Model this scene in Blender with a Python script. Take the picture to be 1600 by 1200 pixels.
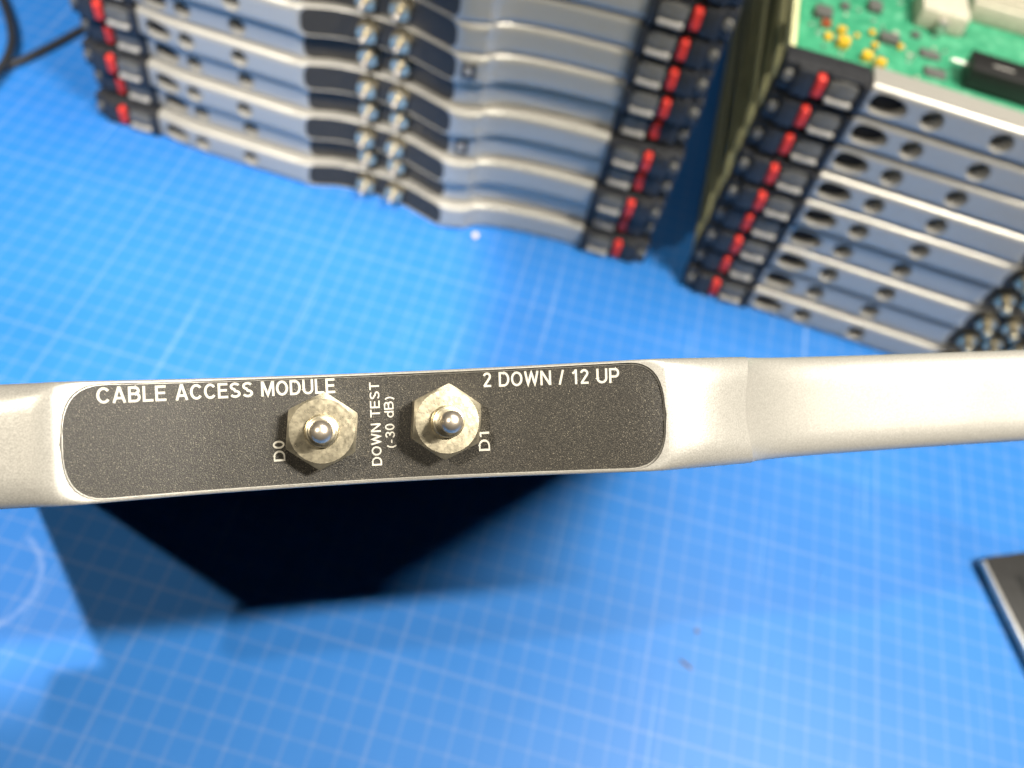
import bpy, bmesh, math, random
from mathutils import Vector, Matrix
random.seed(7)
S = 0.0127            # one grid square of the mat (half an inch) in metres; all sizes below are in squares

for o in list(bpy.data.objects): bpy.data.objects.remove(o)
sc = bpy.context.scene
COL = sc.collection

# ------------------------------------------------------------------ camera
FPX = 1379.07                                   # focal length in pixels of the 1600 px wide photograph
CAM = Vector((2.0544, -10.9399, 35.8239))
def rotm(rx, rz, roll):
    return Matrix.Rotation(rz, 3, 'Z') @ Matrix.Rotation(rx, 3, 'X') @ Matrix.Rotation(roll, 3, 'Z')
RC = rotm(0.6199, 0.0326, 0.2567)
cam = bpy.data.cameras.new('camera'); co = bpy.data.objects.new('camera', cam); COL.objects.link(co)
co.matrix_world = Matrix.Translation(CAM * S) @ RC.to_4x4()
cam.sensor_width = 36.0; cam.lens = 36.0 * FPX / 1600.0
cam.clip_start = 0.005; cam.clip_end = 50.0
cam.dof.use_dof = True; cam.dof.focus_distance = 11.95 * S; cam.dof.aperture_fstop = 15.5
sc.camera = co
def ray(x, y): return RC @ Vector(((x-800)/FPX, -(y-600)/FPX, -1.0))
def gp(x, y, z=0.0):
    d = ray(x, y); return CAM + d * ((z - CAM.z) / d.z)

# ------------------------------------------------------------------ world and lamps
w = bpy.data.worlds.new('World'); sc.world = w; w.use_nodes = True
bg = w.node_tree.nodes['Background']; bg.inputs[0].default_value = (0.85, 0.93, 1.0, 1); bg.inputs[1].default_value = 0.008
sc.view_settings.view_transform = 'Standard'; sc.view_settings.look = 'None'
sc.view_settings.exposure = 0.0; sc.view_settings.gamma = 1.0; sc.view_settings.use_curve_mapping = False

def lamp(name, kind, pos, aim, energy, colour, **kw):
    l = bpy.data.lights.new(name, kind); o = bpy.data.objects.new(name, l); COL.objects.link(o)
    p = Vector(pos) * S; a = Vector(aim) * S
    o.location = p
    z = (p - a).normalized(); x = Vector(kw.pop('xdir', (1, 0, 0))); x = (x - z * x.dot(z)).normalized()
    o.matrix_world = Matrix.Translation(p) @ Matrix((x, z.cross(x), z)).transposed().to_4x4()
    l.energy = energy; l.color = colour
    for k, v in kw.items(): setattr(l, k, v)
    return o
def at_dir(base, d, h):        # point in direction d (per unit height) from base, at height h
    return (base[0] + d[0]*h, base[1] + d[1]*h, h)
H = 120.0
# bench lamp: a short bar lamp up to the right, gives the hard shadow of the module and of the nuts
lamp('bench_lamp', 'AREA', at_dir((0, 5), (0.50, -0.132), H), (13, 13, 0), 7.7, (1.0, 0.93, 0.81),
     shape='RECTANGLE', size=37*S, size_y=3.0*S, xdir=(0.927, 0.375, 0.0), spread=math.radians(66))
# two shaded lamps up to the left behind the camera
lamp('ceiling_spot', 'SPOT', at_dir((-8.7, -4.9), (-0.173, -0.224), 110), (-24, 14, 0), 146.0, (1.0, 0.96, 0.90),
     shadow_soft_size=1.0*S, spot_size=math.radians(23.5), spot_blend=0.35)
lamp('ceiling_spot_far', 'SPOT', at_dir((-3.5, -0.5), (-0.384, -0.402), 120), (-5, 12, 0), 52.0, (1.0, 0.90, 0.74),
     shadow_soft_size=1.0*S, spot_size=math.radians(60), spot_blend=0.5)
# ceiling panel above and beyond the stacks
lamp('ceiling_panel', 'AREA', (28, 34, 120), (8, 10, 0), 14.0, (1.0, 0.96, 0.87), shape='RECTANGLE', size=90*S, size_y=30*S)

# ------------------------------------------------------------------ materials
class NT:
    def __init__(s, name):
        s.m = bpy.data.materials.new(name); s.m.use_nodes = True; s.t = s.m.node_tree
        s.b = s.t.nodes['Principled BSDF']; s.co = s.n('ShaderNodeTexCoord')
    def n(s, typ, **kw):
        nd = s.t.nodes.new(typ)
        for k, v in kw.items(): setattr(nd, k, v)
        return nd
    def l(s, a, b): s.t.links.new(a, b)
    def val(s, sock, v):
        if isinstance(v, bpy.types.NodeSocket): s.l(v, sock)
        else: sock.default_value = v
    def math(s, op, a, b=None, c=None):
        nd = s.n('ShaderNodeMath', operation=op); s.val(nd.inputs[0], a)
        if b is not None: s.val(nd.inputs[1], b)
        if c is not None: s.val(nd.inputs[2], c)
        return nd.outputs[0]
    def noise(s, scale, detail=2.0, rough=0.5, vec=None):
        nd = s.n('ShaderNodeTexNoise'); nd.inputs['Scale'].default_value = scale
        nd.inputs['Detail'].default_value = detail; nd.inputs['Roughness'].default_value = rough
        s.l(vec or s.co.outputs['Object'], nd.inputs['Vector']); return nd.outputs[0]
    def ramp(s, fac, stops):
        nd = s.n('ShaderNodeValToRGB'); s.l(fac, nd.inputs[0]); e = nd.color_ramp.elements
        while len(e) < len(stops): e.new(0.5)
        for k, (p, c) in enumerate(stops):
            e[k].position = p; e[k].color = (*c, 1) if len(c) == 3 else c
        return nd.outputs[0]
    def mix(s, fac, a, b, mode='MIX'):
        nd = s.n('ShaderNodeMix', data_type='RGBA', blend_type=mode); s.val(nd.inputs[0], fac)
        for i, v in ((6, a), (7, b)): s.val(nd.inputs[i], (*v, 1) if isinstance(v, tuple) and len(v) == 3 else v)
        return nd.outputs[2]
    def bump(s, h, strength, dist):
        nd = s.n('ShaderNodeBump'); nd.inputs['Strength'].default_value = strength; nd.inputs['Distance'].default_value = dist
        s.l(h, nd.inputs['Height']); s.l(nd.outputs[0], s.b.inputs['Normal'])
    def set(s, **kw):
        names = dict(col='Base Color', rough='Roughness', metal='Metallic', spec='Specular IOR Level')
        for k, v in kw.items(): s.val(s.b.inputs[names[k]], (*v, 1) if isinstance(v, tuple) and len(v) == 3 else v)
        return s

def mat_simple(name, col, rough=0.5, metal=0.0, spec=0.5, vary=0.15, scale=300.0, bump=0.0, bscale=2500.0):
    t = NT(name); c = Vector(col)
    t.set(col=t.ramp(t.noise(scale, 4), [(0.3, tuple(c*(1-vary))), (0.7, tuple(c*(1+vary)))]), metal=metal, spec=spec)
    t.set(rough=t.math('MULTIPLY_ADD', t.noise(scale*2.3, 3), 0.2, rough-0.1))
    if bump: t.bump(t.noise(bscale, 2), bump, 0.0002)
    return t.m

def mat_silver():
    t = NT('silver_paint')
    f = t.noise(3800, 1.0); g = t.noise(60, 3)
    c = t.ramp(f, [(0.25, (0.34, 0.328, 0.298)), (0.5, (0.41, 0.396, 0.362)), (0.75, (0.49, 0.474, 0.434))])
    c = t.mix(t.math('MULTIPLY', g, 0.12), c, (0.45, 0.44, 0.40))
    t.set(col=c, metal=0.42, rough=t.math('MULTIPLY_ADD', g, 0.12, 0.30), spec=0.5)
    t.bump(t.noise(2600, 2), 0.16, 0.00012); return t.m
def mat_label():
    t = NT('black_textured_label')
    f = t.noise(5600, 1.5, 0.6)
    c = t.ramp(f, [(0.32, (0.009, 0.008, 0.0065)), (0.5, (0.022, 0.0195, 0.0155)), (0.64, (0.062, 0.055, 0.042)), (0.78, (0.28, 0.25, 0.19))])  # palest specks paint the sparkle of the grain into the colour
    t.set(col=c, rough=0.45, spec=0.40); t.bump(f, 0.45, 0.00015); return t.m
def mat_mat():
    t = NT('blue_cutting_mat')
    sep = t.n('ShaderNodeSeparateXYZ'); t.l(t.co.outputs['Object'], sep.inputs[0])
    x = t.math('DIVIDE', sep.outputs[0], S); y = t.math('DIVIDE', sep.outputs[1], S)
    def lines(v, period, half, soft):
        d = t.math('PINGPONG', v, period/2)          # distance to nearest multiple of the period
        mr = t.n('ShaderNodeMapRange', interpolation_type='SMOOTHSTEP'); t.l(d, mr.inputs[0])
        mr.inputs[1].default_value = half; mr.inputs[2].default_value = half+soft
        mr.inputs[3].default_value = 1; mr.inputs[4].default_value = 0
        return mr.outputs[0]
    fine = t.math('MAXIMUM', lines(x, 1, 0.030, 0.03), lines(y, 1, 0.030, 0.03))
    bold = t.math('MAXIMUM', lines(x, 10, 0.05, 0.035), lines(y, 10, 0.05, 0.035))
    dots = t.math('MULTIPLY', lines(x, 1, 0.06, 0.05), lines(y, 1, 0.06, 0.05))
    wear = t.math('MULTIPLY_ADD', t.noise(90, 3), 0.7, 0.55)
    mask = t.math('MULTIPLY', t.math('MAXIMUM', t.math('MAXIMUM', t.math('MULTIPLY', fine, 0.10), t.math('MULTIPLY', bold, 0.12)), t.math('MULTIPLY', dots, 0.13)), wear)
    big = t.noise(9, 4)
    blue = t.ramp(big, [(0.3, (0.014, 0.135, 0.430)), (0.7, (0.020, 0.155, 0.480))])
    grain = t.noise(1500, 2)
    blue = t.mix(0.08, blue, t.ramp(grain, [(0.3, (0.008, 0.08, 0.30)), (0.7, (0.09, 0.25, 0.62))]))
    # knife scratches: pale arcs and straight cuts
    def arc(cx, cy, r, wd):
        dx = t.math('SUBTRACT', x, cx); dy = t.math('SUBTRACT', y, cy)
        d = t.math('ABSOLUTE', t.math('SUBTRACT', t.math('SQRT', t.math('ADD', t.math('MULTIPLY', dx, dx), t.math('MULTIPLY', dy, dy))), r))
        mr = t.n('ShaderNodeMapRange', interpolation_type='SMOOTHSTEP'); t.l(d, mr.inputs[0]); mr.inputs[2].default_value = wd
        mr.inputs[1].default_value = 0; mr.inputs[3].default_value = 1; mr.inputs[4].default_value = 0
        return mr.outputs[0]
    scr = t.math('MULTIPLY', arc(-16.6, -1.66, 2.17, 0.20), t.math('MULTIPLY', t.math('GREATER_THAN', x, -15.9), t.math('MULTIPLY_ADD', t.noise(260, 2), 1.6, -.1)))
    c = t.mix(mask, blue, (0.46, 0.45, 0.41))
    c = t.mix(t.math('MULTIPLY', scr, 0.15), c, (0.75, 0.78, 0.85))
    for ang, seed in ((0.5, 3.0), (-0.9, 9.0), (1.45, 15.0)):      # fine knife cuts in a few directions
        mp = t.n('ShaderNodeMapping'); t.l(t.co.outputs['Object'], mp.inputs[0])
        mp.inputs['Rotation'].default_value = (0, 0, ang); mp.inputs['Scale'].default_value = (260, 4.5, 1); mp.inputs['Location'].default_value = (seed, seed, seed)
        cut = t.ramp(t.noise(1.0, 1.0, 0.4, mp.outputs[0]), [(0.735, (0, 0, 0)), (0.76, (1, 1, 1))])
        c = t.mix(t.math('MULTIPLY', cut, 0.16), c, (0.40, 0.50, 0.62))
    t.set(col=c, rough=t.math('MULTIPLY_ADD', big, 0.1, 0.40), spec=0.42)
    t.bump(grain, 0.12, 0.0002); return t.m
def mat_pcb(name='green_circuit_board', k=1.0):
    t = NT(name)
    geo = t.n('ShaderNodeNewGeometry')
    sepn = t.n('ShaderNodeSeparateXYZ'); tx = t.n('ShaderNodeVectorTransform', vector_type='NORMAL', convert_from='WORLD', convert_to='OBJECT')
    t.l(geo.outputs['True Normal'], tx.inputs[0]); t.l(tx.outputs[0], sepn.inputs[0])
    face = t.math('GREATER_THAN', t.math('ABSOLUTE', sepn.outputs[2]), 0.5)
    br = t.n('ShaderNodeTexVoronoi', distance='MANHATTAN'); br.inputs['Scale'].default_value = 170; t.l(t.co.outputs['Object'], br.inputs['Vector'])
    g = t.ramp(t.noise(140, 3), [(0.35, (0.027, 0.22, 0.115)), (0.6, (0.053, 0.30, 0.165)), (0.75, (0.15, 0.40, 0.26))])
    g = t.mix(t.ramp(br.outputs[0], [(0.08, (0.55, 0.55, 0.55)), (0.16, (0, 0, 0))]), g, (0.42, 0.55, 0.38))
    edge = t.ramp(t.noise(200, 3), [(0.3, (0.12, 0.125, 0.07)), (0.7, (0.17, 0.175, 0.10))])
    if k < 1: g = t.mix(1-k, g, (0.012, 0.016, 0.010))  # darkened copy: paints in the shade between boards, stops their green bounce
    t.set(col=t.mix(face, edge, g), rough=0.45, spec=0.5); return t.m

M = dict(
    silver=mat_silver(), label=mat_label(), mat=mat_mat(), pcb=mat_pcb(), pcb_shade=mat_pcb('shaded_circuit_board', 0.12),
    nickel=mat_simple('nickel_plate', (0.66, 0.59, 0.43), 0.30, 0.90, 0.6, 0.28, 620, 0.09, 1500),
    pin=mat_simple('polished_pin', (0.66, 0.58, 0.48), 0.33, 0.85, 0.5, 0.08, 500),
    black=mat_simple('black_plastic', (0.022, 0.023, 0.026), 0.42, 0, 0.5, 0.2, 300, 0.2, 1800),
    grey=mat_simple('dark_grey_plastic', (0.115, 0.112, 0.10), 0.45, 0, 0.5, 0.15, 300),
    ledge=mat_simple('light_grey_plastic', (0.33, 0.32, 0.30), 0.45, 0, 0.5, 0.1, 300),
    red=mat_simple('red_plastic', (0.56, 0.034, 0.022), 0.40, 0, 0.5, 0.1, 200),
    print=mat_simple('cream_print', (0.58, 0.555, 0.485), 0.55, 0, 0.3, 0.05, 900),
    olive=mat_simple('olive_rail', (0.62, 0.62, 0.36), 0.5),
    dark=mat_simple('hollow_shade', (0.012, 0.012, 0.013), 0.7, 0, 0.3),
    chip=mat_simple('chip_plastic', (0.10, 0.10, 0.095), 0.5, 0, 0.5),
    chipblack=mat_simple('black_component', (0.012, 0.012, 0.012), 0.45, 0, 0.5),
    yellow=mat_simple('yellow_capacitor', (0.62, 0.38, 0.025), 0.45, 0, 0.5),
    brown=mat_simple('brown_component', (0.28, 0.06, 0.02), 0.5),
    tin=mat_simple('tinned_metal', (0.62, 0.61, 0.56), 0.35, 0.8),
    beige=mat_simple('beige_housing', (0.48, 0.46, 0.37), 0.5),
    cable=mat_simple('black_cable_sheath', (0.02, 0.02, 0.021), 0.5, 0, 0.5),
    device=mat_simple('dark_device_plastic', (0.022, 0.0215, 0.021), 0.40, 0, 0.5, 0.12, 200, 0.15, 1500),
    devedge=mat_simple('device_metal_edge', (0.60, 0.58, 0.54), 0.35, 0.8),
    crumb=mat_simple('pale_crumb', (0.75, 0.62, 0.58), 0.6),
    lint=mat_simple('dark_lint', (0.10, 0.10, 0.16), 0.8),
)

# ------------------------------------------------------------------ mesh helpers
def link(name, me, mat, parent=None):
    if mat is not None and not me.materials: me.materials.append(mat)
    o = bpy.data.objects.new(name, me); COL.objects.link(o)
    if parent is not None: o.parent = parent
    return o
def done(bm, name, smooth=None):
    bmesh.ops.scale(bm, vec=(S, S, S), verts=bm.verts)
    me = bpy.data.meshes.new(name); bmesh.ops.recalc_face_normals(bm, faces=bm.faces); bm.to_mesh(me); bm.free()
    if smooth is not None:
        me.shade_smooth() if hasattr(me, 'shade_smooth') else None
        me.set_sharp_from_angle(angle=math.radians(smooth))
    return me
def box_bm(x0, x1, y0, y1, z0, z1, bev=0.04, seg=2, bm=None):
    b = bmesh.new()
    r = bmesh.ops.create_cube(b, size=1.0)
    for v in b.verts: v.co = Vector((x0+(v.co.x+.5)*(x1-x0), y0+(v.co.y+.5)*(y1-y0), z0+(v.co.z+.5)*(z1-z0)))
    if bev: bmesh.ops.bevel(b, geom=b.edges[:], offset=bev, segments=seg, affect='EDGES', profile=0.5)
    return b
def box(name, ext, mat, parent, bev=0.04, seg=2):
    return link(name, done(box_bm(*ext, bev, seg), name, 40), mat, parent)
def lathe_bm(prof, nseg=32, axis='y'):       # prof: (radius, height) ; height runs towards -y (out of the faceplate)
    b = bmesh.new(); rings = []
    for r, h in prof:
        if r < 1e-6: rings.append([b.verts.new((0, -h, 0))])
        else: rings.append([b.verts.new((r*math.cos(2*math.pi*k/nseg), -h, r*math.sin(2*math.pi*k/nseg))) for k in range(nseg)])
    for A, B in zip(rings, rings[1:]):
        for k in range(nseg):
            k2 = (k+1) % nseg
            if len(A) == 1 and len(B) == 1: continue
            if len(A) == 1: b.faces.new((A[0], B[k], B[k2]))
            elif len(B) == 1: b.faces.new((A[k], B[0], A[k2]))
            else: b.faces.new((A[k], B[k], B[k2], A[k2]))
    if len(rings[0]) > 1: b.faces.new(rings[0])
    return b
def empty(name, label, cat, group=None, mw=None):
    o = bpy.data.objects.new(name, None); COL.objects.link(o); o.empty_display_size = 0.02
    o['label'] = label; o['category'] = cat
    if group: o['group'] = group
    if mw is not None: o.matrix_world = mw
    return o

# ------------------------------------------------------------------ the setting: the mat
mb = box_bm(-75, 75, -45, 105, -0.24, 0.0, 0)
mo = link('cutting_mat', done(mb, 'cutting_mat'), M['mat']); mo['kind'] = 'structure'
mo['label'] = 'blue cutting mat with a pale printed grid'

# ------------------------------------------------------------------ module faceplates
# profile of the face in plan: x along the plate, d towards the viewer; label from -3.85 to 3.85
KN1 = [(-12.8, -.82), (-10.9, -.50), (-7.0, -.33), (-3.95, -.22)]
KN2 = [(-3.95, -.22), (-3.2, -.52), (-2.2, -.83), (-.5, -1.0), (.8, -.92), (1.9, -.66), (2.8, -.35), (3.9, 0.0), (4.5, -.04), (5.15, -.28)]
KN3 = [(5.15, -.30), (5.17, -.35), (5.4, -.53), (5.8, -.74), (6.3, -.91), (7.2, -1.09), (8.5, -1.24), (10.0, -1.34), (11.6, -1.40)]
def spline(kn):
    n = len(kn); xs = [k[0] for k in kn]; ys = [k[1] for k in kn]
    m = []
    for i in range(n):
        if i == 0: m.append((ys[1]-ys[0])/(xs[1]-xs[0]))
        elif i == n-1: m.append((ys[-1]-ys[-2])/(xs[-1]-xs[-2]))
        else: m.append((ys[i+1]-ys[i-1])/(xs[i+1]-xs[i-1]))
    def f(x):
        x = min(max(x, xs[0]), xs[-1])
        for i in range(n-1):
            if x <= xs[i+1]:
                h = xs[i+1]-xs[i]; t = (x-xs[i])/h
                return ((2*t**3-3*t*t+1)*ys[i] + (t**3-2*t*t+t)*h*m[i] + (-2*t**3+3*t*t)*ys[i+1] + (t**3-t*t)*h*m[i+1])
    return f
s1, s2, s3 = spline(KN1), spline(KN2), spline(KN3)
def prof(x): return s1(x) if x < -3.95 else (s2(x) if x <= 5.15 else s3(x))

HH = 0.765                     # half height of a plate
LX0, LX1, LT, LR = -3.85, 3.85, 0.722, 0.52   # label pocket: ends, half height, corner radius
def half_at(x):                # half height of the pocket at x (its ends are bowed and its corners round)
    e = min(x-LX0, LX1-x)
    if e <= 0: return 0.0
    if e >= LR: return LT
    q = e/LR
    return LT*(1-(1-q)**2.8)**(1/2.8)
DEPTH = 1.45                   # the flange behind the face
REC = 0.055                    # depth of the pocket
def xs_list(x0, x1, step=0.3):
    s = set()
    k = int(math.ceil((x1-x0)/step))
    for i in range(k+1): s.add(round(x0+(x1-x0)*i/k, 4))
    for kx in (-3.95, 5.13, 5.15, 5.17, 5.25, 5.35, 5.5):
        if x0 < kx < x1: s.add(kx)
    for e in (0.001, .004, .012, .025, .05, .085, .13, .19, .26, .34, .42, .52):
        for c in (LX0+e, LX1-e):
            if x0 < c < x1: s.add(round(c, 4))
    for c in (LX0-.03, LX0-.015, LX1+.015, LX1+.03): 
        if x0 < c < x1: s.add(round(c, 4))
    return sorted(s)
def pillow(t, r_t, r_n, up=1.0):
    a = abs(t)-(HH-r_t)
    if a <= 0: return 0.0
    a = min(a/r_t, 1.0)
    return -r_n*(1-math.sqrt(max(0, 1-a*a)))
def plate_bm(P, x0, x1, pocket=True, step=0.3):
    b = bmesh.new(); rows = []
    NS = 9
    for x in xs_list(x0, x1, step):
        hw = half_at(x) if pocket else 0.0
        # blend of the edge rounding: small beside the label, large on the bare silver
        big = 1.0
        if pocket:
            e = min(x-LX0, LX1-x)
            big = min(1.0, max(0.0, (0.25-e)/0.75))
            big = big*big*(3-2*big)
        rt = .034+(.36-.034)*big; rn = .040+(.22-.040)*big
        d = P(x); row = [(x, -(d-DEPTH), -HH), (x, -(d-rn), -HH)]
        tr = min(hw+.008, LT+.008) if hw > 0 else 0.0
        ts = [-HH+(HH-max(tr, .0))*(1-math.cos(math.pi/2*k/NS)) if hw > 0 else -HH+HH*(1-math.cos(math.pi/2*k/NS)) for k in range(1, NS+1)]
        lift = 0.0
        for tt in ts: row.append((x, -(d+pillow(tt, rt, rn)), tt))
        rec = REC if hw > 0 else 0.0
        row.append((x, -(d-rec+(0 if hw > 0 else 0)), -hw)); row.append((x, -(d-rec), hw))
        for tt in reversed(ts): row.append((x, -(d+pillow(tt, rt, rn)), -tt))
        row += [(x, -(d-rn), HH), (x, -(d-DEPTH), HH)]
        rows.append([b.verts.new(c) for c in row])
    for A, B in zip(rows, rows[1:]):
        n = len(A)
        for k in range(n):
            k2 = (k+1) % n
            b.faces.new((A[k], B[k], B[k2], A[k2]))
    b.faces.new(rows[0]); b.faces.new(rows[-1])
    bmesh.ops.remove_doubles(b, verts=b.verts, dist=0.0004)
    for q_ in b.verts:            # the edge of the grip is bowed
        q_.co.x += .14*(q_.co.z/HH)**2*max(0.0, 1-abs(q_.co.x-5.15)/.7)
    return b
def label_bm(P, x0=LX0, x1=LX1, lift=0.008, step=0.2, gap=0.012):
    b = bmesh.new(); rows = []
    for x in xs_list(x0+gap, x1-gap, step):
        xx = LX0+.004 + (x-x0-gap)*(LX1-LX0-.008)/(x1-x0-2*gap)
        hw = max(half_at(xx)-gap, 0.02); d = P(x)-REC+lift
        rows.append([[b.verts.new((x, -(d+q), hw*k/6)) for k in range(-6, 7)] for q in (0, -.02)])
    for A, B in zip(rows, rows[1:]):
        for k in range(12):
            b.faces.new((A[0][k], B[0][k], B[0][k+1], A[0][k+1]))
            b.faces.new((A[1][k], B[1][k], B[1][k+1], A[1][k+1]))
        for k in (0, 12): b.faces.new((A[0][k], B[0][k], B[1][k], A[1][k]))
    for R_ in (rows[0], rows[-1]):
        b.faces.new(R_[0]+R_[1][::-1])
    return b
def drill(me, cutters):
    o = bpy.data.objects.new('tmp', me); COL.objects.link(o); cs = []
    for bm in cutters:
        c = bpy.data.objects.new('cut', done(bm, 'cut')); COL.objects.link(c); cs.append(c)
        m = o.modifiers.new('b', 'BOOLEAN'); m.operation = 'DIFFERENCE'; m.object = c; m.solver = 'EXACT'
    dg = bpy.context.evaluated_depsgraph_get(); dg.update()
    out = bpy.data.meshes.new_from_object(o.evaluated_get(dg))
    bpy.data.objects.remove(o)
    for c in cs: bpy.data.objects.remove(c)
    out.shade_smooth(); out.set_sharp_from_angle(angle=math.radians(28))
    return out
def oval_cut(cx, cz, y, rx, rz, depth, k2=.6, blunt=False):     # conical hole; the long ones have one blunt end
    b = bmesh.new(); a = []; c = []; N = 32
    for k in range(N):
        th = 2*math.pi*k/N; ux, uz = math.cos(th), math.sin(th)
        if blunt and ux < 0: ux = -abs(ux)**0.5*0.75
        g = 1+(1-k2)*.3/depth
        a.append(b.verts.new((cx+rx*g*ux, y-.3, cz+rz*g*uz))); c.append(b.verts.new((cx+rx*k2*ux, y+depth, cz+rz*k2*uz)))
    for k in range(N): b.faces.new((a[k], a[(k+1) % N], c[(k+1) % N], c[k]))
    b.faces.new(a); b.faces.new(c); bmesh.ops.recalc_face_normals(b, faces=b.faces); return b

# plate for the left stack and the near module; the holes are real
HOLES = [(-10.1, .19), (-7.25, .19)]
plate_me = done(plate_bm(prof, -12.8, 11.6), 'faceplate', 28)
plate_me = drill(plate_me, [oval_cut(-11.75, .0, -prof(-11.75), .86, .50, 1.0, .8, True)] +
    [oval_cut(x, -.02, -prof(x), .46, .46, .75, .72) for x, r in HOLES])
label_me = done(label_bm(prof), 'label_plate', 40)
# plate for the right stack: longer flat part, label further along
OFF = 1.25
def prof_r(x): return prof(x-OFF) if x > -3.95+OFF else (-.82+ (x+12.8)/(8.85+OFF)*.60)
def plate_right():
    b = bmesh.new(); rows = []; NS = 9
    for x in [-12.8+k*.35 for k in range(29)] + [-3.95+OFF+k*.3 for k in range(52)]:
        d = prof_r(x); row = [(x, -(d-DEPTH), -HH), (x, -(d-.26), -HH)]
        ts = [-HH+HH*(1-math.cos(math.pi/2*k/NS)) for k in range(1, NS+1)]
        if x > -3.95+OFF+.2 and x < 3.9+OFF: rt, rn = .1, .08
        else: rt, rn = .30, .20
        for tt in ts: row.append((x, -(d+pillow(tt, rt, rn)), tt))
        for tt in reversed(ts[:-1]): row.append((x, -(d+pillow(tt, rt, rn)), -tt))
        row += [(x, -(d-.26), HH), (x, -(d-DEPTH), HH)]
        rows.append([b.verts.new(c) for c in row])
    for A, B in zip(rows, rows[1:]):
        for k in range(len(A)):
            k2 = (k+1) % len(A); b.faces.new((A[k], B[k], B[k2], A[k2]))
    b.faces.new(rows[0]); b.faces.new(rows[-1]); return b
plate_r_me = drill(done(plate_right(), 'faceplate', 28), [oval_cut(-11.95, .0, -prof_r(-11.95), .95, .52, 1.0, .8, True)] +
    [oval_cut(x, -.02, -prof_r(x), .50, .50, .75, .72) for x in (-9.9, -6.85)])
def label_r():
    b = bmesh.new(); rows = []
    x0, x1 = -3.80+OFF, 3.85+OFF
    for k in range(41):
        x = x0+(x1-x0)*k/40; xx = LX0+.004+(LX1-LX0-.008)*k/40
        hw = max(half_at(xx)-.03, .03); d = prof_r(x)+.02
        rows.append([b.verts.new((x, -(d+q), hw*s)) for q, s in ((-.06, -1), (0, -1), (0, -.5), (0, 0), (0, .5), (0, 1), (-.06, 1))])
    for A, B in zip(rows, rows[1:]):
        for k in range(7): b.faces.new((A[k], B[k], B[(k+1) % 7], A[(k+1) % 7]))
    b.faces.new(rows[0]); b.faces.new(rows[-1]); return b
label_r_me = done(label_r(), 'label_plate', 40)

def hole_shade_me(cx, rx, rz, y):      # black plug that paints in the shade inside the long hole
    b = oval_cut(cx, 0, 0, rx, rz, .3, 1.0, True)
    bmesh.ops.translate(b, verts=b.verts, vec=(0, y, 0)); me = done(b, 'hole_shade'); me.materials.append(M['dark']); return me
hole_shade_l = hole_shade_me(-11.75, .76, .44, -prof(-11.75)+.72); hole_shade_r = hole_shade_me(-11.95, .84, .46, -prof_r(-11.95)+.72)
# connector: chamfered hex nut, collar and domed pin
def nut_bm(af=.455, h=.42):
    ro = af/math.cos(math.pi/6); b = bmesh.new(); N = 72
    def hexr(th):
        th = (th-math.radians(24)) % (math.pi/3); return af/math.cos(th-math.pi/6)
    rings = []
    for hh, lim in ((0, 1e9), (h-.115, 1e9)):
        rings.append([b.verts.new((min(hexr(2*math.pi*k/N), lim)*math.cos(2*math.pi*k/N), -hh, min(hexr(2*math.pi*k/N), lim)*math.sin(2*math.pi*k/N))) for k in range(N)])
    # chamfer cone: height at radius r is h-(r-r0)*0.55 beyond r0
    r0 = af*0.945
    top = []
    for k in range(N):
        r = hexr(2*math.pi*k/N); hh = h-(r-r0)*0.60
        rings[1][k].co.y = -hh
        top.append(b.verts.new((r0*math.cos(2*math.pi*k/N), -h, r0*math.sin(2*math.pi*k/N))))
    rings.append(top)
    rings.append([b.verts.new((.24*math.cos(2*math.pi*k/N), -h-.004, .24*math.sin(2*math.pi*k/N))) for k in range(N)])
    for A, B in zip(rings, rings[1:]):
        for k in range(N): b.faces.new((A[k], B[k], B[(k+1) % N], A[(k+1) % N]))
    b.faces.new(rings[0]); b.faces.new(rings[-1]); return b
nut_me = done(nut_bm(), 'hex_nut', 22)
collar_me = done(lathe_bm([(.0, .40), (.225, .40), (.225, .50), (.205, .535), (.19, .54), (.19, .56), (.165, .575), (.0, .575)], 40), 'collar', 35)
pin_me = done(lathe_bm([(0, .56), (.118, .56), (.118, .74), (.132, .78), (.150, .82), (.152, .90), (.142, .95), (.118, .995), (.082, 1.025), (.04, 1.04), (0, 1.043)], 40), 'pin', 60)
for me, mt in ((plate_me, 'silver'), (plate_r_me, 'silver'), (label_me, 'label'), (label_r_me, 'label'), (nut_me, 'nickel'), (collar_me, 'nickel'), (pin_me, 'pin')):
    me.materials.clear(); me.materials.append(M[mt])

# longer plug-like connector of the other modules
bar_me = done(lathe_bm([(0, .3), (.30, .3), (.30, .55), (.24, .58), (.24, 1.05), (.21, 1.09), (.08, 1.09), (.08, 1.25), (0, 1.27)], 24), 'barrel', 35); bar_me.materials.append(M['nickel'])

def connector(parent, x, t, d, barrel=False):
    c = link('connector', nut_me, None, parent); c.location = Vector((x, -d, t))*S
    if barrel:
        o = link('barrel', bar_me, None, c)
    else:
        link('collar', collar_me, None, c); link('pin', pin_me, None, c)
    return c

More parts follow.
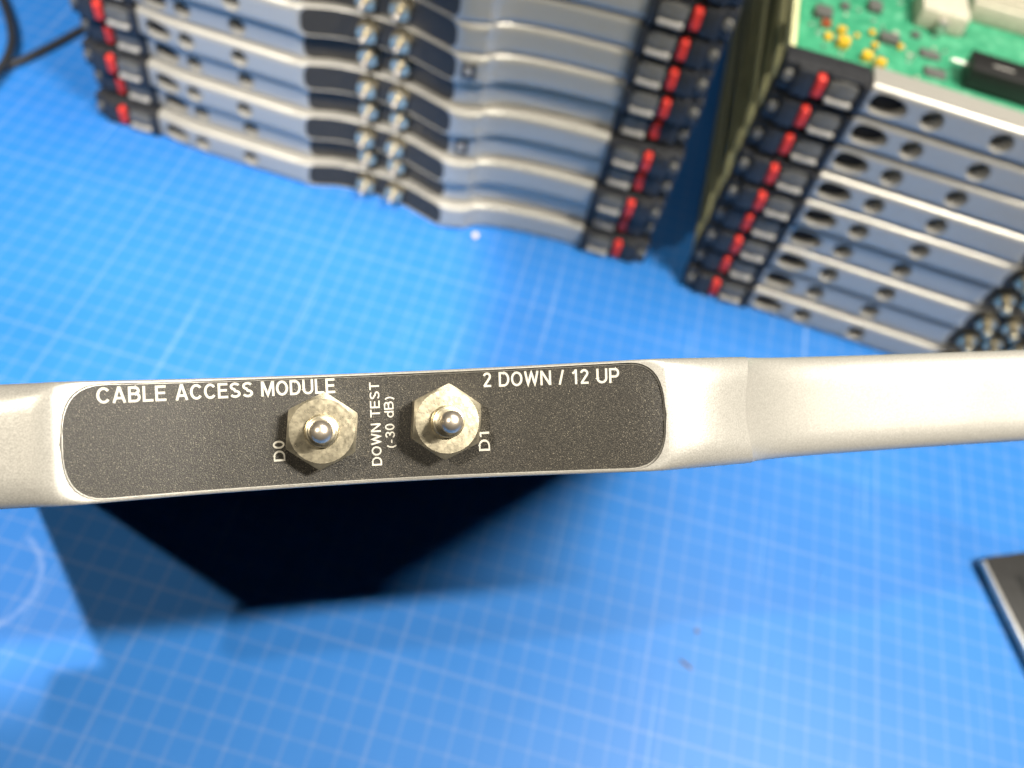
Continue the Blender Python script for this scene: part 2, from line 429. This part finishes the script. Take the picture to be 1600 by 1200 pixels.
# ejector latch: built for the right end (outer side +x), mirrored for the left end
def latch_meshes(sg):
    E = {}
    def bx(name, ext, mat, bev=.05, seg=2):
        x0, x1 = sorted((sg*ext[0], sg*ext[1])); me = done(box_bm(x0, x1, *ext[2:], bev, seg), name, 40); me.materials.append(M[mat]); E[name] = me
    bx('latch_body', (0.0, 3.75, .30, 1.5, -.70, .70), 'black')
    b = box_bm(*sorted((sg*.0, sg*.32)), -.12, .4, -.70, .70, .06)
    b2 = box_bm(*sorted((sg*.30, sg*1.85)), .02, .4, .60, .72, .04)
    tmp = bpy.data.meshes.new('t'); b2.to_mesh(tmp); b.from_mesh(tmp); b2.free()
    me = done(b, 'latch_frame', 40); me.materials.append(M['black']); E['latch_frame'] = me
    # arched thumb lever
    bm = bmesh.new(); rows = []
    for k in range(9):
        a = k/8; x = sg*(.42+1.25*a); zt = .28+.26*math.sin(math.pi*(0.15+.7*a)); yy = .02-.10*math.sin(math.pi*a)
        rows.append([bm.verts.new(p) for p in ((x, .4, -.22), (x, yy, -.22), (x, yy-.03, .05), (x, yy+.02, zt), (x, .4, zt))])
    for A, B in zip(rows, rows[1:]):
        for k in range(5): bm.faces.new((A[k], B[k], B[(k+1) % 5], A[(k+1) % 5]))
    bm.faces.new(rows[0]); bm.faces.new(rows[-1])
    me = done(bm, 'thumb_lever', 40); me.materials.append(M['grey']); E['thumb_lever'] = me
    bx('lever_ledge', (.45, 1.62, -.16, .4, -.56, -.34), 'ledge', .05)
    bx('release_tab', (1.86, 2.26, -.10, .4, -.47, .50), 'red', .09, 3)
    bx('latch_cover', (2.33, 3.15, -.02, .4, -.66, .66), 'black', .06)
    sb = lathe_bm([(0, -.3), (.24, -.3), (.24, .02), (.20, .08), (.0, .085)], 20)
    bmesh.ops.translate(sb, verts=sb.verts, vec=(sg*3.44, .18, .05)); me = done(sb, 'captive_screw', 35); me.materials.append(M['grey']); E['captive_screw'] = me
    return E
LATCH = {1: latch_meshes(1), -1: latch_meshes(-1)}
def latch(parent, sg, x, d):
    E = LATCH[sg]; b = link('ejector_latch', E['latch_body'], None, parent); b.location = Vector((x, -d, 0))*S
    for k in ('latch_frame', 'thumb_lever', 'lever_ledge', 'release_tab', 'latch_cover', 'captive_screw'): link(k, E[k], None, b)

def pcb_me(x0, x1, y0, y1, t=-.50, mat='pcb_shade'):
    me = done(box_bm(x0, x1, y0, y1, t-.065, t+.065, 0.012, 1), 'circuit_board'); me.materials.append(M[mat]); return me
LB = 30.0
board_me = pcb_me(-16.2, 15.0, 1.6, LB)
back_me = done(box_bm(-12.6, 11.4, 1.2+.6, 2.1, -.45, .62, .03, 1), 'rear_bracket'); back_me.materials.append(M['dark'])
rail_me = done(box_bm(-16.36, -16.10, 1.55, LB-.3, -.60, .20, .03, 1), 'side_rail'); rail_me.materials.append(M['olive'])
sq_me = done(box_bm(-.36, .36, -.05, .2, -.42, .42, .04, 1), 'lock_window'); sq_me.materials.append(M['black'])
sqi_me = done(box_bm(-.17, .17, -.075, .1, -.20, .20, .03, 1), 'window_pane'); sqi_me.materials.append(M['ledge'])

def make_module(label, group, mw, kind='L', window=False):
    r = empty('circuit_module', label, 'module', group, mw)
    if kind == 'L':
        link('faceplate', plate_me, None, r); link('label_plate', label_me, None, r)
        for x, t in ((-.735, -.005), (.93, .04)): connector(r, x, t, prof(x)-REC+.008)
        latch(r, -1, -12.85, -.75); latch(r, 1, 11.65, -1.25)
    else:
        link('faceplate', plate_r_me, None, r); link('label_plate', label_r_me, None, r)
        for x in CONN_R: connector(r, x, 0.0, prof_r(x)+.02, True)
        latch(r, -1, -12.85, -.75); latch(r, 1, 11.65+OFF, -1.25)
    link('hole_shade', hole_shade_l if kind == 'L' else hole_shade_r, None, r)
    link('circuit_board', board_me, None, r); link('side_rail', rail_me, None, r)
    if window:
        wdw = link('lock_window', sq_me, None, r); wdw.location = Vector((4.42, -prof(4.42), .02))*S
        link('window_pane', sqi_me, None, wdw)
    return r
CONN_R = (-1.5, -.1, 1.3, 2.6)

# ------------------------------------------------------------------ the near module
n = -ray(532, 650); n.normalize()
Nn = ray(95, 694).cross(ray(1045, 647)); u = n.cross(Nn).normalized()
if u.dot(RC.col[0]) < 0: u = -u
v = n.cross(u)
O = CAM + ray(1046, 647.2)*12.0 - 3.9*u
MW = Matrix.Translation(O*S) @ Matrix((u, -n, v)).transposed().to_4x4()
near = make_module('large silver module held upright in front, with black label and two hex nut connectors', None, MW)
# rest its rear corner on the mat
zmin = min((MW @ (Vector((x, LB, -.565))*S)).z for x in (-14.3, 15.0))/S
LB2 = LB + zmin/n.z - .02
for ch in near.children:
    if ch.name.startswith('circuit_board'): ch.data = pcb_me(-14.3, 15.0, 1.6, LB2)
    if ch.name.startswith('side_rail'): ch.location.x = 1.9*S
    if ch.name.startswith('label_plate'): near_label = ch
def to_local(px, py):                     # pixel on the face of the near module -> (x, t)
    d0 = ray(px, py); x = 0.0
    for _ in range(30):
        dd = prof(x)-REC+.012
        p0 = O + n*dd; tt = (p0-CAM).dot(n)/d0.dot(n); P = CAM+d0*tt
        x = x+0.7*((P-O).dot(u)-x); t = (P-O).dot(v)
    return x, t
def arc(cx, cy, rx, ry, a0, a1, n=12):
    return [(cx+rx*math.cos(math.radians(a0+(a1-a0)*k/n)), cy+ry*math.sin(math.radians(a0+(a1-a0)*k/n))) for k in range(n+1)]
def glyph(ch, h):                          # centre lines of a plain sans-serif capital, cap height 1; returns (width, strokes)
    t = 1-h
    if ch == 'A': return .76, [[(h*.95, 0), (.355, t+h*.35), (.405, t+h*.35), (.76-h*.95, 0)], [(.19, .30), (.57, .30)]]
    if ch == 'B': return .70, [[(h, 0), (h, 1)], [(h, t), (.40, t)]+arc(.40, (t+.53)/2, .70-.08-h-.36, (t-.53)/2, 90, -90)[0:]+[(h, .53)], [(h, .53), (.42, .53)]+arc(.42, (.53+h)/2, .70-h-.42, (.53-h)/2, 90, -90)+[(h, h)]]
    if ch == 'C': return .74, [arc(.39, .5, .39-h, .5-h, 38, 322, 26)]
    if ch == 'D': return .73, [[(h, 0), (h, 1)], [(h, t), (.34, t)]+arc(.34, .5, .73-.34-h, .5-h, 90, -90, 18)+[(h, h)]]
    if ch == 'E': return .64, [[(h, 0), (h, 1)], [(h, t), (.62, t)], [(h, .52), (.58, .52)], [(h, h), (.64, h)]]
    if ch == 'L': return .60, [[(h, 0), (h, 1)], [(h, h), (.60, h)]]
    if ch == 'M': return .86, [[(h, 0), (h, 1)], [(.86-h, 0), (.86-h, 1)], [(h*1.3, 1-h*.2), (.43, h*.9), (.86-h*1.3, 1-h*.2)]]
    if ch == 'N': return .73, [[(h, 0), (h, 1)], [(.73-h, 0), (.73-h, 1)], [(h*1.1, 1-h*.4), (.73-h*1.1, h*.4)]]
    if ch == 'O': return .79, [arc(.395, .5, .395-h, .5-h, 0, 360, 30)]
    if ch == 'P': return .67, [[(h, 0), (h, 1)], [(h, t), (.40, t)]+arc(.40, (t+.43)/2, .67-h-.40, (t-.43)/2, 90, -90)+[(h, .43)]]
    if ch == 'S': return .68, [arc(.34, .74, .33-h, .26-h, 25, 270, 18)[:-1]+arc(.34, .26, .34-h, .26-h+.0, 90, -160, 18)]
    if ch == 'T': return .66, [[(.33, 0), (.33, 1)], [(0, t), (.66, t)]]
    if ch == 'U': return .72, [[(h, 1), (h, .36)]+arc(.36, .36, .36-h, .36-h, 180, 360, 16)+[(.72-h, 1)]]
    if ch == 'W': return .98, [[(h*.9, 1), (.26, h*.8), (.49, 1-h*.9), (.72, h*.8), (.98-h*.9, 1)]]
    if ch == '0': return .55, [arc(.275, .5, .275-h, .5-h, 0, 360, 28)]
    if ch == '1': return .46, [[(.30, 0), (.30, 1)], [(.06, .74), (.22, .82), (.29, .97)]]
    if ch == '2': return .56, [arc(.28, .72, .28-h, .28-h, 170, -35, 14)+[(h*1.1, h)], [(h*.6, h), (.56, h)]]
    if ch == '3': return .56, [arc(.27, .74, .26-h, .26-h, 160, -90, 14)+[(.20, .52+.0*h)], arc(.27, .28, .28-h, .28-h+.0, 88, -160, 16)]
    if ch == 'd': return .58, [[(.58-h, 0), (.58-h, 1)], arc(.29, .355, .29-h, .355-h, 0, 360, 24)]
    if ch == '/': return .30, [[(.03, 0), (.27, 1)]]
    if ch == '-': return .34, [[(.03, .36), (.31, .36)]]
    if ch == '(': return .32, [arc(.62, .38, .52, .68, 135, 225, 12)]
    if ch == ')': return .32, [arc(-.30, .38, .52, .68, 45, -45, 12)]
    return .30, []
def add_text(txt, a, b, cap, wt=.17):
    # a, b: pixels of the start and end of the baseline; cap: capital height in squares
    (xa, ta), (xb, tb) = to_local(*a), to_local(*b)
    h = wt/2; pos = 0; strokes = []
    for ch in txt:
        wd, ss = glyph(ch, h)
        for st in ss: strokes.append([(px+pos, py) for px, py in st])
        pos += wd + .115
    pos -= .115
    ux, ut = xb-xa, tb-ta; ln = math.hypot(ux, ut); sx = ln/pos; ux /= ln; ut /= ln
    bm = bmesh.new()
    for si, st in enumerate(strokes):
        st = [Vector(p).to_2d() for p in st]
        closed = (st[0]-st[-1]).length < 1e-4
        # short steps so that the print follows the curved face
        fine = [st[0]]
        for p, q in zip(st, st[1:]):
            k = max(1, int((q-p).length/.3))
            fine += [p+(q-p)*(i/k) for i in range(1, k+1)]
        L, Rr = [], []
        for i, p in enumerate(fine):
            pr = fine[i-1] if i > 0 else (fine[-2] if closed else None); nx = fine[i+1] if i < len(fine)-1 else (fine[1] if closed else None)
            d1 = (p-pr).normalized() if pr is not None else (nx-p).normalized(); d2 = (nx-p).normalized() if nx is not None else d1
            n1 = Vector((-d1.y, d1.x)); n2 = Vector((-d2.y, d2.x)); m = (n1+n2)
            m = m.normalized()*(1/max(.45, m.normalized().dot(n1))) if m.length > 1e-6 else n1
            L.append(p+m*h); Rr.append(p-m*h)
        vs = []
        for p in [x_ for pr_ in zip(L, Rr) for x_ in pr_]:
            lx, ly = p.x*sx, p.y*cap
            X = xa+ux*lx-ut*ly; T = ta+ut*lx+ux*ly
            vs.append(bm.verts.new((X, -(prof(X)-REC+.0115+.0004*(si % 7)), T)))
        for i in range(len(fine)-1): bm.faces.new((vs[2*i], vs[2*i+1], vs[2*i+3], vs[2*i+2]))
    return link('lettering', done(bm, 'lettering'), M['print'], near_label)
add_text('CABLE ACCESS MODULE', (151, 631), (524, 614), .205, .158)
add_text('2 DOWN / 12 UP', (755, 605), (968, 598), .205, .148)
add_text('DOWN TEST', (597, 727), (592, 597), .135, .140)
add_text('(-30 dB)', (618, 700), (614, 619), .130, .125)
add_text('D0', (446, 720), (444, 688), .150, .135)
add_text('D1', (766, 704), (764, 672), .150, .135)

# ------------------------------------------------------------------ the stacks
ORD = ['lowest', 'second', 'third', 'fourth', 'fifth', 'sixth', 'seventh', 'eighth', 'ninth', 'tenth', 'eleventh', 'topmost']
PL = 1.585
REC_L = {1: .45, 3: .45, 5: .40, 7: .1, 8: .15}
for k in range(12):
    nm = ORD[k]
    lab = ('lowest' if k == 0 else nm + ' from the bottom') if k < 11 else 'topmost'
    X = -9.05 + random.uniform(-.11, .11) - .02*k
    Y = 23.62 + REC_L.get(k, 0) + random.uniform(-.05, .05)
    mw = Matrix.Translation(Vector((X, Y, .79+PL*k))*S) @ Matrix.Rotation(random.uniform(-.009, .009), 4, 'Z')
    make_module('silver module lying flat in the left stack, %s' % lab, 'modules in the left stack', mw, 'L', window=(k in (3, 6)))
PR = 1.665
REC_R = {1: .22, 3: .2}
right = []
for k in range(9):
    lab = 'lowest' if k == 0 else ('topmost, its green circuit board showing' if k == 8 else ORD[k] + ' from the bottom')
    X = 12.46+12.8 + random.uniform(-.05, .05)
    Y = 23.30 + REC_R.get(k, 0) + random.uniform(-.05, .05)
    mw = Matrix.Translation(Vector((X, Y, .82+PR*k))*S) @ Matrix.Rotation(random.uniform(-.009, .009), 4, 'Z')
    right.append((make_module('silver module lying flat in the right stack, %s' % lab, 'modules in the right stack', mw, 'R'), X, Y, .82+PR*k))

# components on the board of the topmost right module
top, TX, TY, TZ = right[8]
for ch in top.children:
    if ch.name.startswith('circuit_board'): ch.data = pcb_me(-16.2, 15.0, 1.6, LB, mat='pcb')
ZB = -.435
def brect(px0, py0, px1, py1):       # two pixels on the board -> local rectangle
    a = gp(px0, py0, TZ+ZB); b = gp(px1, py1, TZ+ZB)
    return a.x-TX, a.y-TY, b.x-TX, b.y-TY
def comp(name, px, py, sx, sy, h, mat, bev=.03):
    p = gp(px, py, TZ+ZB); x, y = p.x-TX, p.y-TY
    return box(name, (x-sx/2, x+sx/2, y-sy/2, y+sy/2, ZB, ZB+h), M[mat], top, bev)
for px, py, sx, sy, h in ((1315, 72, .55, .5, .45), (1293, 60, .35, .45, .25), (1313, 52, .42, .3, .35), (1352, 93, .5, .4, .4), (1372, 104, .5, .35, .4), (1338, 58, .25, .25, .2), (1362, 53, .28, .35, .2), (1365, 74, .3, .3, .25), (1405, 76, .25, .3, .25)):
    comp('yellow_capacitor', px, py, sx, sy, h, 'yellow', .08)
comp('brown_component', 1290, 40, .45, .35, .25, 'brown')
for px, py, sx, sy, h, mt in ((1285, 24, .8, .8, .35, 'chip'), (1387, 65, .9, .55, .35, 'chip'), (1366, 14, .65, .8, .3, 'chip'), (1320, 12, .4, .5, .2, 'chip'), (1452, 87, .95, .6, .15, 'chip'), (1460, 116, 1.0, .65, .15, 'chip'), (1430, 57, .4, .35, .2, 'chip')):
    comp('chip', px, py, sx, sy, h, mt)
random.seed(11)
for _ in range(46):
    px, py = random.uniform(1262, 1590), random.uniform(4, 130)
    if py > 70+(px-1262)*.31 or (px > 1490 and py > 60) or (px > 1415 and py < 48): continue
    comp('resistor', px, py, random.choice((.14, .22)), random.choice((.12, .2)), .09, random.choice(('tin', 'beige', 'chip', 'tin')), .02)
r = box('relay', (0, 3.6, 0, 1.55, 0, 1.0), M['chipblack'], top, .08)
p = gp(1500, 138, TZ+ZB); r.location = Vector((p.x-TX, p.y-TY, ZB+.12))*S; r.rotation_euler.z = -.05
rp = box('relay_print', (.95, 1.9, .6, .72, .995, 1.004), M['ledge'], r, 0)
c = lathe_bm([(0, 0), (.07, 0), (.07, .8), (0, .8)], 12); cm = done(c, 'wire_lead', 40); wl = link('wire_lead', cm, M['tin'], r)
wl.rotation_euler.z = math.radians(-90); wl.location = Vector((0.02, .95, .55))*S
# beige housing with ribs
hz = box('beige_housing', (0, 9, 0, 5, 0, .95), M['beige'], top, .08)
p = gp(1506, 34, TZ+ZB); hz.location = Vector((p.x-TX+.1, p.y-TY+.25, ZB))*S; hz.rotation_euler.z = -.03
for k in range(6):
    box('rib', (.15, 8.8, .25+k*.62, .52+k*.62, .9, 1.12), M['beige'], hz, .04)
s = box('plug_socket', (0, 2.3, 0, 2.2, 0, 1.0), M['beige'], top, .1)
p = gp(1428, 40, TZ+ZB); s.location = Vector((p.x-TX, p.y-TY, ZB))*S
box('socket_post', (.9, 1.35, -.5, .1, .2, .75), M['tin'], s, .06)

# ------------------------------------------------------------------ cable, device corner, crumbs
def tube(name, pts, rad, mat, res=10):
    P = [Vector(p) for p in pts]; path = []
    for i in range(len(P)-1):
        a, b, c, d = P[max(i-1, 0)], P[i], P[i+1], P[min(i+2, len(P)-1)]
        for k in range(res):
            t = k/res
            path.append(0.5*((2*b)+(c-a)*t+(2*a-5*b+4*c-d)*t*t+(3*b-a-3*c+d)*t**3))
    path.append(P[-1]); bm = bmesh.new(); rings = []
    for i, p in enumerate(path):
        tg = (path[min(i+1, len(path)-1)]-path[max(i-1, 0)]).normalized(); sd = tg.cross(Vector((0, 0, 1))).normalized(); up = sd.cross(tg)
        rings.append([bm.verts.new(p+rad*(math.cos(2*math.pi*k/12)*sd+math.sin(2*math.pi*k/12)*up)) for k in range(12)])
    for A, B in zip(rings, rings[1:]):
        for k in range(12): bm.faces.new((A[k], B[k], B[(k+1) % 12], A[(k+1) % 12]))
    bm.faces.new(rings[0]); bm.faces.new(rings[-1])
    return link(name, done(bm, name, 60), mat)
cp = [gp(x, y, .22) for x, y in ((215, 5), (140, 40), (88, 68), (40, 92), (5, 106), (-40, 128))] 
q = [gp(-95, 150, .22), gp(-70, 175, .22), gp(-30, 150, .3)]
cp2 = [gp(x, y, .62) for x, y in ((-8, 116), (8, 96), (18, 68), (17, 42), (8, 10), (-8, -30), (-20, -70))]
cb = tube('power_cable', cp + q + cp2, .24, M['cable'])
cb['label'] = 'thin black cable looping on the mat behind the left stack'; cb['category'] = 'cable'

pc = gp(1534, 870, .75); e1 = (gp(1600, 1003, .75)-pc); e1.z = 0; e1.normalize(); e2 = Vector((-e1.y, e1.x, 0))
if e2.x < 0: e2 = -e2
MD = Matrix.Translation(Vector((pc.x, pc.y, 0))*S) @ Matrix((e1, e2, Vector((0, 0, 1)) if e1.cross(e2).z > 0 else Vector((0, 0, -1)))).transposed().to_4x4()
sgn = 1 if e1.cross(e2).z > 0 else -1
dv = empty('black_device', 'flat black device with a bright edge at the right of the mat', 'device', None, MD)
def dbox(name, ext, mat, bev, par=dv):
    z0, z1 = sorted((sgn*ext[4], sgn*ext[5])); return box(name, (*ext[:4], z0, z1), M[mat], par, bev)
dbox('device_body', (0, 14, .12, 9, .02, .78), 'device', .12)
dbox('metal_edge', (.12, 13.9, -.02, .30, .30, .70), 'devedge', .09)
dbox('slot', (1.1, 13, 1.15, 1.55, .74, .80), 'chipblack', .02)
dbox('slot', (1.1, 13, 2.4, 8.0, .74, .80), 'chipblack', .02)

def crumb(name, label, cat, px, py, sz, mat, seed):
    random.seed(seed); b = bmesh.new(); bmesh.ops.create_icosphere(b, subdivisions=2, radius=1)
    for q_ in b.verts: q_.co = Vector((q_.co.x*sz[0], q_.co.y*sz[1], q_.co.z*sz[2]))*random.uniform(.8, 1.15)
    p = gp(px, py, 0); o = link(name, done(b, name, 60), M[mat]); o.location = Vector((p.x, p.y, sz[2]*.95))*S
    o['label'] = label; o['category'] = cat; return o
crumb('crumb', 'tiny pale crumb on the mat at the foot of the left stack', 'crumb', 742, 371, (.17, .17, .16), 'crumb', 3)
crumb('lint', 'small dark round speck on the mat right of the shadow', 'speck', 1089, 986, (.12, .1, .03), 'lint', 4)
l2 = crumb('lint', 'short dark thread lying on the mat right of the shadow', 'thread', 1071, 1038, (.36, .07, .03), 'lint', 5)
l2.rotation_euler.z = -.45
